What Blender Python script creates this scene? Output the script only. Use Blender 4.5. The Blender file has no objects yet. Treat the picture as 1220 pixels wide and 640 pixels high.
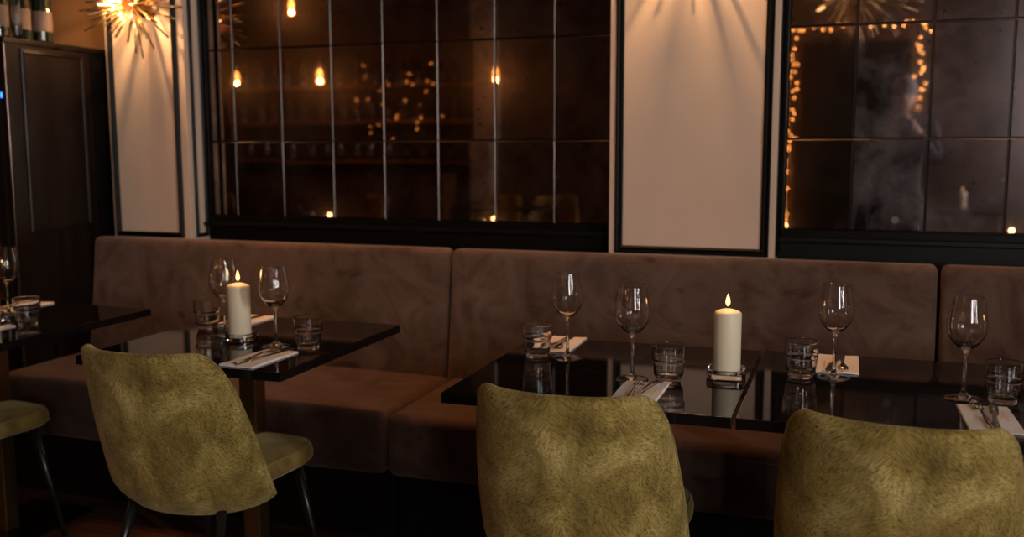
import bpy, bmesh, math, random
from mathutils import Vector, Matrix
random.seed(7)
PI = math.pi
sc = bpy.context.scene
col = sc.collection

# ------------------------------------------------------------------ camera
yaw, pitch, roll = 0.332915, 0.124796, -0.00262259
f = Vector((-math.sin(yaw)*math.cos(pitch), math.cos(yaw)*math.cos(pitch), -math.sin(pitch)))
r = Vector((math.cos(yaw), math.sin(yaw), 0)); u = r.cross(f)
r2 = r*math.cos(roll)+u*math.sin(roll); u2 = -r*math.sin(roll)+u*math.cos(roll)
cam_d = bpy.data.cameras.new('camera'); cam = bpy.data.objects.new('camera', cam_d); col.objects.link(cam)
m = Matrix((r2, u2, -f)).transposed().to_4x4(); m.translation = (0, 0, 1.32)
cam.matrix_world = m
cam_d.sensor_width = 36; cam_d.lens = 1165.85/1220*36
cam_d.clip_start = .05
cam_d.dof.use_dof = True; cam_d.dof.focus_distance = 2.3; cam_d.dof.aperture_fstop = 2.4
sc.camera = cam

# ------------------------------------------------------------------ world, lights, exposure
w = bpy.data.worlds.new('world'); sc.world = w; w.use_nodes = True
w.node_tree.nodes['Background'].inputs[0].default_value = (.55, .65, .8, 1)
w.node_tree.nodes['Background'].inputs[1].default_value = .5
sc.view_settings.view_transform = 'Standard'; sc.view_settings.look = 'None'
sc.view_settings.exposure = 0.0; sc.view_settings.gamma = 1
sc.view_settings.use_curve_mapping = False

def light(name, kind, loc, energy, color, size=.1, size_y=None, rot=(0, 0, 0), spot=None, shape='RECTANGLE'):
    d = bpy.data.lights.new(name, kind); d.energy = energy; d.color = color
    if kind == 'AREA':
        d.shape = shape; d.size = size
        if size_y: d.size_y = size_y
    else: d.shadow_soft_size = size
    if spot: d.spot_size, d.spot_blend = spot
    o = bpy.data.objects.new(name, d); col.objects.link(o); o.location = loc; o.rotation_euler = rot
    return o
# dusk daylight through two narrow windows in the right wall and an added wide fill window in the rear wall (each lamp sits outside its opening)
DAY = (1.0, .93, .88)
light('window_and_fill_light', 'AREA', (3.46, -.45, 1.8), 135, DAY, 1.5, .27, rot=(0, math.radians(90), 0))
light('window_and_fill_light', 'AREA', (3.46, -1.75, 1.8), 80, DAY, 1.5, .27, rot=(0, math.radians(90), 0))
light('window_and_fill_light', 'AREA', (2.35, -3.40, 1.85), 95, DAY, 1.3, 1.35, rot=(math.radians(90), 0, 0))  # large soft fill, shining through the added rear opening
# unseen ceiling downlights, added to throw warm light on benches and room
SPOTS = [(-2.55, 3.06, 2.77, 62), (-1.75, 3.06, 2.77, 70), (-.95, 3.06, 2.77, 46), (-.15, 3.06, 2.77, 32), (.65, 3.06, 2.77, 32), (1.4, 3.06, 2.77, 20), (-4.2, 1.6, 2.77, 26), (-5.0, -1.2, 2.77, 16), (-1.2, .2, 2.77, 14), (.9, .2, 2.77, 8), (-3.0, -2.0, 2.77, 10)]
WARM = (1.0, .40, .13)
for (x, y, z, e) in SPOTS:
    light('added_downlight_glow', 'SPOT', (x, y, z), e, WARM, .13, spot=(math.radians(52 if y > 2.5 else 100), .9))

# ------------------------------------------------------------------ materials
def new_mat(name, base=(.5, .5, .5), rough=.5, metal=0, **kw):
    m = bpy.data.materials.new(name); m.use_nodes = True
    b = m.node_tree.nodes['Principled BSDF']
    b.inputs['Base Color'].default_value = (*base, 1); b.inputs['Roughness'].default_value = rough
    b.inputs['Metallic'].default_value = metal
    for k, v in kw.items():
        b.inputs[k.replace('_', ' ')].default_value = v
    return m
def N(m, t, **kw):
    n = m.node_tree.nodes.new(t)
    for k, v in kw.items():
        if k.startswith('i_'): n.inputs[k[2:].replace('_', ' ')].default_value = v
        else: setattr(n, k, v)
    return n
def L(m, a, b): m.node_tree.links.new(a, b)
def bsdf(m): return m.node_tree.nodes['Principled BSDF']
def coords(m, scale=(1, 1, 1), rot=(0, 0, 0)):
    t = N(m, 'ShaderNodeTexCoord'); mp = N(m, 'ShaderNodeMapping')
    mp.inputs['Scale'].default_value = scale; mp.inputs['Rotation'].default_value = rot
    L(m, t.outputs['Object'], mp.inputs['Vector']); return mp.outputs['Vector']
def ramp(m, fac, stops):
    n = N(m, 'ShaderNodeValToRGB'); e = n.color_ramp.elements
    while len(e) < len(stops): e.new(.5)
    for q, (p, c) in zip(e, stops):
        q.position = p; q.color = (*c, 1) if len(c) == 3 else c
    L(m, fac, n.inputs[0]); return n.outputs[0]
def noise(m, vec, scale, detail=4, rough=.55, dist=0):
    n = N(m, 'ShaderNodeTexNoise'); n.inputs['Scale'].default_value = scale; n.inputs['Detail'].default_value = detail
    n.inputs['Roughness'].default_value = rough; n.inputs['Distortion'].default_value = dist
    L(m, vec, n.inputs['Vector']); return n.outputs['Fac']
def bump(m, h, s=.2, d=.01):
    n = N(m, 'ShaderNodeBump'); n.inputs['Strength'].default_value = s; n.inputs['Distance'].default_value = d
    L(m, h, n.inputs['Height']); L(m, n.outputs[0], bsdf(m).inputs['Normal'])
def mixf(m, a, b, fac, mode='MIX'):
    n = N(m, 'ShaderNodeMix'); n.data_type = 'RGBA'; n.blend_type = mode
    L(m, a, n.inputs[6]); L(m, b, n.inputs[7])
    if isinstance(fac, float): n.inputs[0].default_value = fac
    else: L(m, fac, n.inputs[0])
    return n.outputs[2]

M = {}
# bench velvet with brushed patches (same velvet on the seats, their shade and warm light put into a darker, redder colour)
def bench_velvet(name, k, red, sheen):
    m = new_mat(name, rough=.85, Sheen_Weight=sheen, Sheen_Roughness=.5, Sheen_Tint=(1, .74, .6, 1))
    bsdf(m).inputs['Specular IOR Level'].default_value = .15
    v = coords(m)
    S = lambda c: (c[0]*k*red, c[1]*k, c[2]*k)
    c1 = ramp(m, noise(m, v, 4.2, 5, .62, 2.6), [(.3, S((.060, .037, .028))), (.5, S((.10, .066, .052))), (.72, S((.135, .093, .076)))])
    c2 = ramp(m, noise(m, coords(m, (1, 1, 2.2), (0, -.45, 0)), 5.4, 2, .4, .3), [(.27, (.5, .46, .44)), (.33, (1, 1, 1))])
    L(m, mixf(m, c1, c2, 1.0, 'MULTIPLY'), bsdf(m).inputs['Base Color'])
    bump(m, noise(m, v, 420, 2), .12, .002)
    return m
M['bench'] = bench_velvet('bench_velvet', 1.0, 1.0, .3)
M['bench_seat_shaded'] = bench_velvet('bench_seat_shaded_velvet', .5, 1.15, .2)
# olive velvet with long brushed nap
m = M['olive'] = new_mat('olive_velvet', rough=.8, Sheen_Weight=.28, Sheen_Roughness=.4, Sheen_Tint=(1, .82, .45, 1))
bsdf(m).inputs['Specular IOR Level'].default_value = .2
t = N(m, 'ShaderNodeTexCoord'); sx = N(m, 'ShaderNodeSeparateXYZ'); L(m, t.outputs['Object'], sx.inputs[0])
ab = N(m, 'ShaderNodeMath', operation='ABSOLUTE'); L(m, sx.outputs[0], ab.inputs[0])
zz = N(m, 'ShaderNodeMath', operation='MULTIPLY_ADD'); L(m, ab.outputs[0], zz.inputs[0]); zz.inputs[1].default_value = .9; L(m, sx.outputs[2], zz.inputs[2])
cb = N(m, 'ShaderNodeCombineXYZ'); L(m, ab.outputs[0], cb.inputs[0]); L(m, sx.outputs[1], cb.inputs[1]); L(m, zz.outputs[0], cb.inputs[2])
warp = N(m, 'ShaderNodeTexNoise'); warp.inputs['Scale'].default_value = 5.5; warp.inputs['Detail'].default_value = 2
L(m, t.outputs['Object'], warp.inputs['Vector'])
wm = N(m, 'ShaderNodeVectorMath', operation='MULTIPLY_ADD'); L(m, warp.outputs['Color'], wm.inputs[0]); wm.inputs[1].default_value = (.16, .1, .16); L(m, cb.outputs[0], wm.inputs[2])
mp = N(m, 'ShaderNodeMapping'); mp.inputs['Scale'].default_value = (130, 130, 420); L(m, wm.outputs[0], mp.inputs['Vector'])
nap = noise(m, mp.outputs[0], 1.0, 3, .6)
big = noise(m, coords(m, (1, 1, .7)), 9, 6, .68, .5)
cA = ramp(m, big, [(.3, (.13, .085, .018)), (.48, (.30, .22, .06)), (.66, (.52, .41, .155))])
cB = ramp(m, nap, [(.36, (.34, .31, .26)), (.5, (.95, .95, .95)), (.66, (1.3, 1.3, 1.35))])
sx2 = N(m, 'ShaderNodeSeparateXYZ'); L(m, wm.outputs[0], sx2.inputs[0])   # the nap parts along the spine of the back
cC = ramp(m, sx2.outputs[0], [(.08, (1.18, 1.18, 1.18)), (.135, (.72, .70, .66)), (.20, (1.0, 1.0, 1.0)), (.28, (.8, .78, .74))])
cD = mixf(m, cA, cC, 1.0, 'MULTIPLY')
L(m, mixf(m, cD, cB, .9, 'MULTIPLY'), bsdf(m).inputs['Base Color'])
bump(m, nap, .35, .004)
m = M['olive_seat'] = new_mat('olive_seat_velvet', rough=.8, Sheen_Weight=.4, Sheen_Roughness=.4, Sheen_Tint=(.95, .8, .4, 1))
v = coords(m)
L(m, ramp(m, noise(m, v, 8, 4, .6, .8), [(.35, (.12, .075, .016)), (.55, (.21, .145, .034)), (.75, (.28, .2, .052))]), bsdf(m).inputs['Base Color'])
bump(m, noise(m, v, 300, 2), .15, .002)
m = M['piping'] = new_mat('olive_piping', (.17, .135, .03), .75, Sheen_Weight=.3)
# glossy black table lacquer
m = M['lacquer'] = new_mat('black_lacquer', (.006, .005, .005), .045, IOR=1.33)
v = coords(m, (1, 9, 1))
L(m, ramp(m, noise(m, v, 30, 4), [(.3, (.03, .03, .03)), (.8, (.085, .085, .085))]), bsdf(m).inputs['Roughness'])
bump(m, noise(m, coords(m, (1, 6, 1)), 22, 2), .015, .003)
M['chair_leg'] = new_mat('black_painted_metal', (.008, .008, .009), .25)
m = M['bronze'] = new_mat('brushed_bronze', (.32, .22, .1), .38, 1)
L(m, ramp(m, noise(m, coords(m, (40, 40, 1)), 8, 3), [(.3, (.22, .15, .065)), (.7, (.36, .25, .12))]), bsdf(m).inputs['Base Color'])
M['base_plate'] = new_mat('dark_steel_plate', (.12, .07, .04), .25, 1)
# wall paints
m = M['cream'] = new_mat('cream_paint', (.64, .5, .4), .65)
L(m, ramp(m, noise(m, coords(m), 2.5, 3), [(.3, (.65, .50, .395)), (.7, (.70, .545, .435))]), bsdf(m).inputs['Base Color'])
bump(m, noise(m, coords(m), 160, 2), .06, .002)
M['black_trim'] = new_mat('black_gloss_trim', (.003, .003, .003), .42)
bsdf(M['black_trim']).inputs['Specular IOR Level'].default_value = .12
M['black_panel'] = new_mat('black_satin_panel', (.0035, .003, .003), .45)
bsdf(M['black_panel']).inputs['Specular IOR Level'].default_value = .2
m = M['warm_wall'] = new_mat('ochre_plaster', (.36, .2, .09), .8)
L(m, ramp(m, noise(m, coords(m), 1.6, 4), [(.3, (.42, .2, .075)), (.7, (.52, .26, .1))]), bsdf(m).inputs['Base Color'])
m = M['dark_wall'] = new_mat('dark_brown_wall', (.07, .035, .02), .6)
L(m, ramp(m, noise(m, coords(m), 1.3, 4), [(.3, (.05, .026, .016)), (.7, (.09, .045, .026))]), bsdf(m).inputs['Base Color'])
M['ceiling'] = new_mat('dark_ceiling', (.1, .055, .03), .8)
m = M['floor'] = new_mat('dark_wood_floor', (.08, .04, .02), .35)
v = coords(m)
bk = N(m, 'ShaderNodeTexBrick'); bk.offset = .37; bk.inputs['Scale'].default_value = 1
bk.inputs['Color1'].default_value = (.085, .04, .02, 1); bk.inputs['Color2'].default_value = (.05, .024, .013, 1); bk.inputs['Mortar'].default_value = (.008, .005, .003, 1)
bk.inputs['Mortar Size'].default_value = .003; bk.inputs['Brick Width'].default_value = 1.4; bk.inputs['Row Height'].default_value = .14
L(m, v, bk.inputs['Vector'])
g = ramp(m, noise(m, coords(m, (2, 30, 1)), 3, 5), [(.3, (.6, .6, .6)), (.7, (1.15, 1.1, 1.05))])
L(m, mixf(m, bk.outputs['Color'], g, 1.0, 'MULTIPLY'), bsdf(m).inputs['Base Color'])
# antique mirror: dark silvering, blotches and pits
def antique(name, tint, haze):
    m = new_mat(name, tint, .02, 1)
    v = coords(m)
    tr = ramp(m, noise(m, v, 6, 6, .65, .5), [(.3, tuple(c*.25 for c in tint)), (.5, tint), (.72, tuple(min(1, c*1.5) for c in tint))])
    vo = N(m, 'ShaderNodeTexVoronoi'); vo.inputs['Scale'].default_value = 26; L(m, v, vo.inputs['Vector'])
    wn = noise(m, v, 14, 3)
    ad = N(m, 'ShaderNodeMath', operation='MULTIPLY_ADD'); L(m, wn, ad.inputs[0]); ad.inputs[1].default_value = .5; L(m, vo.outputs['Distance'], ad.inputs[2])
    sp = ramp(m, ad.outputs[0], [(.33, (.2, .2, .2)), (.39, (1, 1, 1))])
    L(m, mixf(m, tr, sp, 1.0, 'MULTIPLY'), bsdf(m).inputs['Base Color'])
    L(m, ramp(m, noise(m, v, 3, 5, .6), [(.3, (.0, .0, .0)), (.6, (.03, .03, .03)), (.85, (.1, .1, .1))]), bsdf(m).inputs['Roughness'])
    # a soft scattering lobe in the old silvering, then a cloudy film over it
    g2_ = N(m, 'ShaderNodeBsdfGlossy'); g2_.inputs['Color'].default_value = (*[c*1.0 for c in tint], 1); g2_.inputs['Roughness'].default_value = .16
    m0 = N(m, 'ShaderNodeMixShader'); m0.inputs[0].default_value = .14
    L(m, bsdf(m).outputs[0], m0.inputs[1]); L(m, g2_.outputs[0], m0.inputs[2])
    d = N(m, 'ShaderNodeBsdfDiffuse'); d.inputs['Color'].default_value = (.34, .32, .36, 1)
    ms = N(m, 'ShaderNodeMixShader')
    hz = ramp(m, noise(m, v, 3.1, 7, .68, .25), [(.46, (0, 0, 0)), (.72, (haze, haze, haze))])
    v2 = N(m, 'ShaderNodeTexVoronoi'); v2.inputs['Scale'].default_value = 9; L(m, v, v2.inputs['Vector'])
    sp2 = ramp(m, v2.outputs['Distance'], [(.09, (1, 1, 1)), (.13, (0, 0, 0))])
    sc_ = N(m, 'ShaderNodeSeparateColor'); L(m, v2.outputs['Color'], sc_.inputs[0])
    gt = N(m, 'ShaderNodeMath', operation='GREATER_THAN'); L(m, sc_.outputs[0], gt.inputs[0]); gt.inputs[1].default_value = .8
    mu = N(m, 'ShaderNodeMath', operation='MULTIPLY'); L(m, sp2, mu.inputs[0]); L(m, gt.outputs[0], mu.inputs[1])
    ma = N(m, 'ShaderNodeMath', operation='MULTIPLY_ADD'); L(m, mu.outputs[0], ma.inputs[0]); ma.inputs[1].default_value = haze*1.1; L(m, hz, ma.inputs[2])
    hz = ma.outputs[0]
    L(m, hz, ms.inputs[0]); L(m, m0.outputs[0], ms.inputs[1]); L(m, d.outputs[0], ms.inputs[2])
    out = [n for n in m.node_tree.nodes if n.type == 'OUTPUT_MATERIAL'][0]
    L(m, ms.outputs[0], out.inputs['Surface'])
    return m
M['mirror'] = antique('antique_mirror', (.27, .205, .175), .03)
M['mirror_grey'] = antique('antique_mirror_cloudy', (.29, .24, .245), .36)
M['bevel'] = new_mat('mirror_bevel', (.07, .06, .055), .3, 1)
M['silver'] = new_mat('silver_edge', (.45, .45, .47), .2, 1)
# glass
def glass(name, col_=(1, 1, 1), ior=1.47, rough=0):
    m = bpy.data.materials.new(name); m.use_nodes = True; nt = m.node_tree
    nt.nodes.clear(); g = nt.nodes.new('ShaderNodeBsdfGlass'); o = nt.nodes.new('ShaderNodeOutputMaterial')
    g.inputs['Color'].default_value = (*col_, 1); g.inputs['IOR'].default_value = ior; g.inputs['Roughness'].default_value = rough
    nt.links.new(g.outputs[0], o.inputs[0]); return m
M['glass'] = glass('clear_glass')
M['bottle'] = new_mat('dark_bottle_glass', (.006, .012, .005), .04, Coat_Weight=.6)
M['bottle_label'] = new_mat('paper_label', (.15, .10, .085), .7)
M['foil'] = new_mat('bottle_foil', (.25, .03, .02), .3, .6)
M['wax'] = new_mat('ivory_wax', (.80, .70, .52), .4, Subsurface_Weight=.25, Subsurface_Scale=.02)
bsdf(M['wax']).inputs['Subsurface Radius'].default_value = (1, .6, .3)
M['wick'] = new_mat('charred_wick', (.01, .008, .006), .9)
def emis(name, c, s):
    m = new_mat(name, (0, 0, 0), .5); b = bsdf(m)
    b.inputs['Emission Color'].default_value = (*c, 1); b.inputs['Emission Strength'].default_value = s; return m
M['flame'] = emis('candle_flame', (1, .55, .2), 3.2)
M['fairy'] = emis('fairy_bulb_glow', (1, .42, .10), 30)
M['fairy_dim'] = emis('fairy_bulb_dim_glow', (1, .36, .08), 9)
M['bulb'] = emis('warm_bulb_glow', (1, .6, .26), 12)
M['pend'] = emis('filament_bulb_glow', (1, .36, .07), 22)
M['down'] = emis('added_downlight_glow', (1, .6, .3), 6)
M['blue'] = emis('blue_display_glow', (.03, .18, 1), 4)
m = M['linen'] = new_mat('white_linen', (.88, .84, .82), .85)
bump(m, noise(m, coords(m), 500, 2), .2, .001)
M['gold_ink'] = new_mat('gold_ink', (.62, .38, .12), .4, .3)
M['steel'] = new_mat('polished_steel', (.62, .58, .54), .13, 1)
M['brass'] = new_mat('aged_brass', (.75, .47, .2), .25, 1)
m = M['rod'] = new_mat('polished_brass_rod', (.62, .38, .16), .25, .85)
m = M['cabinet'] = new_mat('dark_cabinet', (.045, .03, .024), .3)
L(m, ramp(m, noise(m, coords(m, (20, 20, 1)), 2, 3), [(.3, (.008, .005, .004)), (.7, (.014, .009, .007))]), bsdf(m).inputs['Base Color'])
bsdf(m).inputs['Specular IOR Level'].default_value = .15
M['shelfwood'] = new_mat('orange_shelf_wood', (.35, .13, .04), .5)
M['skin'] = new_mat('skin', (.62, .36, .26), .5)
M['cloth'] = new_mat('charcoal_cloth', (.03, .03, .035), .85)
M['greyhat'] = new_mat('grey_knit', (.35, .34, .34), .9)
M['camera_body'] = new_mat('camera_black', (.012, .012, .012), .4)
M['wood'] = new_mat('bar_wood', (.12, .055, .025), .4)
M['grey_col'] = new_mat('grey_plaster', (.34, .28, .24), .7)

# ------------------------------------------------------------------ mesh helpers
def link(name, me, mat, parent=None, smooth=True, kind=None):
    me.name = name
    o = bpy.data.objects.new(name, me); col.objects.link(o)
    if mat is not None: me.materials.append(mat)
    if smooth:
        for p in me.polygons: p.use_smooth = True
    if parent is not None: o.parent = parent
    if kind: o['kind'] = kind
    return o
def bm_obj(name, bm, mat, parent=None, smooth=False, kind=None):
    bmesh.ops.recalc_face_normals(bm, faces=bm.faces)
    me = bpy.data.meshes.new(name); bm.to_mesh(me); bm.free()
    o = link(name, me, mat, parent, smooth, kind)
    return o
def box(bm, lo, hi, bevel=0, seg=2):
    c = [(a+b)/2 for a, b in zip(lo, hi)]; s = [b-a for a, b in zip(lo, hi)]
    tmp = bmesh.new(); bmesh.ops.create_cube(tmp, size=1)
    for v_ in tmp.verts: v_.co = Vector((v_.co.x*s[0]+c[0], v_.co.y*s[1]+c[1], v_.co.z*s[2]+c[2]))
    if bevel: bmesh.ops.bevel(tmp, geom=list(tmp.edges), offset=bevel, segments=seg, affect='EDGES', profile=.6)
    me = bpy.data.meshes.new('t'); tmp.to_mesh(me); tmp.free(); bm.from_mesh(me); bpy.data.meshes.remove(me)
def lathe(bm, prof, n=32, c=(0, 0, 0), close=False):
    rings = []
    for (rr, z) in prof:
        if rr < 1e-6: rings.append([bm.verts.new((c[0], c[1], c[2]+z))])
        else: rings.append([bm.verts.new((c[0]+rr*math.cos(2*PI*i/n), c[1]+rr*math.sin(2*PI*i/n), c[2]+z)) for i in range(n)])
    for a, b in zip(rings, rings[1:]):
        for i in range(n):
            j = (i+1) % n
            if len(a) == 1 and len(b) == 1: continue
            if len(a) == 1: bm.faces.new((a[0], b[i], b[j]))
            elif len(b) == 1: bm.faces.new((a[i], b[0], a[j]))
            else: bm.faces.new((a[i], b[i], b[j], a[j]))
def tube(bm, pts, rad, n=8, cap=True):
    pts = [Vector(p) for p in pts]; rings = []
    rads = rad if isinstance(rad, (list, tuple)) else [rad]*len(pts)
    up = None
    for i, p in enumerate(pts):
        d = (pts[min(i+1, len(pts)-1)]-pts[max(i-1, 0)]).normalized()
        if up is None: up = d.orthogonal().normalized()
        up = (up-d*up.dot(d)); up = up.normalized() if up.length > 1e-6 else d.orthogonal().normalized()
        s = d.cross(up)
        rings.append([bm.verts.new(p+(up*math.cos(2*PI*k/n)+s*math.sin(2*PI*k/n))*rads[i]) for k in range(n)])
    for a, b in zip(rings, rings[1:]):
        for k in range(n): bm.faces.new((a[k], a[(k+1) % n], b[(k+1) % n], b[k]))
    if cap:
        bm.faces.new(rings[0][::-1]); bm.faces.new(rings[-1])
def empty(name, loc, rz=0):
    o = bpy.data.objects.new(name, None); col.objects.link(o); o.location = loc; o.rotation_euler = (0, 0, rz)
    o.empty_display_size = .05; return o
def tag(o, label, cat, group=None):
    o['label'] = label; o['category'] = cat
    if group: o['group'] = group
    return o
def copy_tree(o, parent=None):
    c = o.copy(); col.objects.link(c); c.parent = parent
    for ch in list(o.children): copy_tree(ch, c)
    return c
used = set()
def place(proto, loc, rz, label, cat, group=None):
    if proto.name in used: o = copy_tree(proto)
    else: o = proto; used.add(proto.name)
    o.location = loc; o.rotation_euler = (0, 0, rz)
    if 'group' in o: del o['group']
    return tag(o, label, cat, group)
def struct(name, lo, hi, mat, bevel=0):
    bm = bmesh.new(); box(bm, lo, hi, bevel); return bm_obj(name, bm, mat, kind='structure')
def frame_bm(x0, x1, z0, z1, y, wd, dp):       # rectangular moulding in an XZ plane, front at y
    bm = bmesh.new()
    prof = [(0, 0), (0, -dp*.6), (wd*.25, -dp), (wd*.5, -dp*.7), (wd*.75, -dp), (wd, -dp*.6), (wd, 0)]
    corners = [(x0, z0, 1, 1), (x1, z0, -1, 1), (x1, z1, -1, -1), (x0, z1, 1, -1)]
    rings = [[bm.verts.new((cx+sx*a, y+b, cz+sz*a)) for a, b in prof] for cx, cz, sx, sz in corners]
    for i in range(4):
        a, b = rings[i], rings[(i+1) % 4]
        for k in range(len(prof)-1): bm.faces.new((a[k], a[k+1], b[k+1], b[k]))
        bm.faces.new((a[-1], a[0], b[0], b[-1]))
    return bm

# ------------------------------------------------------------------ room
XL, XR, YR, YB, ZC = -8.6, 3.3, -3.2, 3.56, 2.85
struct('floor', (XL, YR, -.1), (XR, YB+.2, 0), M['floor'])
struct('ceiling', (XL, YR, ZC), (XR, YB+.2, ZC+.1), M['ceiling'])
struct('wall_back', (XL, YB, 0), (XR, YB+.2, ZC), M['warm_wall'])
struct('wall_left', (XL-.15, YR, 0), (XL, YB+.2, ZC), M['dark_wall'])
bm = bmesh.new()
box(bm, (XL, YR-.15, 0), (1.7, YR, ZC)); box(bm, (3.0, YR-.15, 0), (XR, YR, ZC)); box(bm, (1.7, YR-.15, 0), (3.0, YR, 1.15)); box(bm, (1.7, YR-.15, 2.55), (3.0, YR, ZC))
bm_obj('wall_rear', bm, M['dark_wall'], kind='structure')
bm = bmesh.new()
for lo, hi in (((1.7, YR-.1, 1.15), (1.75, YR+.02, 2.55)), ((2.95, YR-.1, 1.15), (3.0, YR+.02, 2.55)), ((1.7, YR-.1, 1.15), (3.0, YR+.02, 1.2)), ((1.7, YR-.1, 2.5), (3.0, YR+.02, 2.55)), ((2.335, YR-.08, 1.2), (2.365, YR, 2.5))): box(bm, lo, hi, .004)
bm_obj('window_3', bm, M['black_trim'], kind='structure')  # unseen window, added so soft fill can enter from behind
bm = bmesh.new()                                       # right wall with two window openings
ys = [YR, -1.97, -1.53, -.67, -.23, YB+.2]
for a, b in ((ys[0], ys[1]), (ys[2], ys[3]), (ys[4], ys[5])): box(bm, (XR, a, 0), (XR+.12, b, ZC))
for a, b in ((ys[1], ys[2]), (ys[3], ys[4])):
    box(bm, (XR, a, 0), (XR+.12, b, .95)); box(bm, (XR, a, 2.55), (XR+.12, b, ZC))
bm_obj('wall_right', bm, M['dark_wall'], kind='structure')
for k, (a, b) in enumerate(((-1.97, -1.53), (-.67, -.23))):
    bm = bmesh.new()
    for lo, hi in (((XR-.02, a, .95), (XR+.08, a+.05, 2.55)), ((XR-.02, b-.05, .95), (XR+.08, b, 2.55)), ((XR-.02, a, .95), (XR+.08, b, 1.0)), ((XR-.02, a, 2.5), (XR+.08, b, 2.55))):
        box(bm, lo, hi, .004)
    bm_obj('window_%d' % (k+1), bm, M['black_trim'], kind='structure')
struct('trim_1', (XL, YB-.03, 1.98), (-2.995, YB, ZC), M['dark_wall'])      # darker soffit band over the ochre wall

# pillars: cream box with black picture-frame moulding
def pillar(n, x0, x1, fl, fr, mw, y=3.42):
    bm = bmesh.new(); box(bm, (x0, y, 0), (x1, YB, ZC), .003)
    p = bm_obj('wall_pillar_%s' % n, bm, M['cream'], kind='structure')
    bm_obj('moulding', frame_bm(fl, fr, .94, 2.6, y, mw, .014), M['black_trim'], p)
    # small framed panel on the side return
    b2 = frame_bm(y+.03, YB-.03, .94, 2.6, 0, .016, .01)
    o = bm_obj('side_moulding', b2, M['black_trim'], p); o.rotation_euler = (0, 0, PI/2); o.location = (x1, 0, 0)
    return p
pillar('left', -2.995, -2.60, -2.978, -2.633, .022)
pillar('centre', -.815, -.238, -.792, -.258, .027)

# mirrors: black surround, tiles of antique mirror, black ledge panel beneath
def mirror(n, x0, x1, cols, tint, label):
    root = empty('tiled_mirror', ((x0+x1)/2, YB, 0))
    tag(root, label, 'mirror')
    ox = (x0+x1)/2
    rows = [1.028, 1.34, 1.72, 2.10, 2.48]
    cs = [x0+.02]+cols+[x1-.02]
    bm = bmesh.new()
    box(bm, (x0-ox, -.035, 1.0), (x0-ox+.02, 0, 2.55), .004); box(bm, (x1-ox-.02, -.035, 1.0), (x1-ox, 0, 2.55), .004)
    box(bm, (x0-ox, -.035, 2.48), (x1-ox, 0, 2.55), .004); box(bm, (x0-ox, -.035, 1.0), (x1-ox, 0, 1.028), .004)
    bm_obj('frame', bm, M['black_trim'], root)
    bm = bmesh.new(); box(bm, (x0-ox, -.008, 1.0), (x1-ox, 0, 2.55)); bm_obj('backing', bm, M['bevel'], root)
    rnd = random.Random(n)
    for i in range(len(cs)-1):
        for j in range(4):
            bm = bmesh.new(); a, b, c_, d = cs[i]-ox+.0012, cs[i+1]-ox-.0012, rows[j]+.0009, rows[j+1]-.0009
            e = .0035
            tx, tz = rnd.uniform(-.00022, .00022), rnd.uniform(-.0002, .0002)   # no tile hangs perfectly flat
            vs = [bm.verts.new(p) for p in ((a, -.012, c_), (b, -.012, c_), (b, -.012, d), (a, -.012, d), (a+e, -.0145-tx-tz, c_+e), (b-e, -.0145+tx-tz, c_+e), (b-e, -.0145+tx+tz, d-e), (a+e, -.0145-tx+tz, d-e))]
            bm.faces.new(vs[4:]);
            for k in range(4): bm.faces.new((vs[k], vs[(k+1) % 4], vs[4+(k+1) % 4], vs[4+k]))
            o = bm_obj('mirror_tile', bm, tint(i), root)
            o.data.materials.append(M['bevel'])
            for pg in o.data.polygons:
                if abs(pg.normal.y) < .9 or pg.area < .003: pg.material_index = 1
    bm = bmesh.new(); box(bm, (x0-ox, -.02, .55), (x1-ox, 0, 1.0)); box(bm, (x0-ox, -.06, .985), (x1-ox, 0, 1.003), .004)
    bm_obj('ledge_panel', bm, M['black_panel'], root)
    return root
c1x = [-2.453, -2.225, -1.99, -1.76, -1.527, -1.291, -1.054]
mirror(1, -2.60, -.815, c1x, lambda i: M['mirror'], 'wide dark antique mirror of square tiles between the two cream pillars')
c2x = [.001, .237, .478, .71, .945, 1.18]
mirror(2, -.238, 1.42, c2x, lambda i: M['mirror'] if i < 1 else M['mirror_grey'], 'cloudy antique tiled mirror right of the central pillar, reflecting fairy lights')
# slim silver strip where the left mirror meets the pillar
struct('trim_2', (-2.600, YB-.05, 1.0), (-2.594, YB-.036, 2.55), M['silver'])

# ------------------------------------------------------------------ banquette
def pillow_mesh(name, x0, x1, y0, y1, z0, z1, bev, parent, mat, lean=0, sag=0, seed=0):
    """soft box: rounded edges, gentle wrinkles, optional backward lean"""
    bm = bmesh.new()
    box(bm, (x0, y0, z0), (x1, y1, z1), bev, 5)
    bmesh.ops.triangulate(bm, faces=[f_ for f_ in bm.faces if len(f_.verts) > 4])
    for _ in range(3):
        long = [e for e in bm.edges if e.calc_length() > .07]
        if long: bmesh.ops.subdivide_edges(bm, edges=long, cuts=1, use_grid_fill=True)
    for v_ in bm.verts:
        t_ = (v_.co.z-z0)/(z1-z0); v_.co.y += lean*t_
        s_ = max(0, 1-((v_.co.x-(x0+x1)/2)/((x1-x0)/2))**4)*max(0, 1-((v_.co.y-(y0+y1)/2)/((y1-y0)/2+.05))**4)
        v_.co.z += sag*s_*(t_ > .8)
        v_.co.y += .004*math.sin(v_.co.x*9+seed)*math.sin(v_.co.z*7+seed)
    o = bm_obj(name, bm, mat, parent, smooth=True)
    return o
bgroup = 'velvet banquette sections along the wall'
secs = [(-3.043, -1.404, 'leftmost brown velvet banquette section, behind the table with lit candle beside the green chair'),
        (-1.394, .272, 'middle brown velvet banquette section beneath the central cream pillar'),
        (.282, 1.75, 'rightmost brown velvet banquette section, running out of the right edge')]
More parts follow.
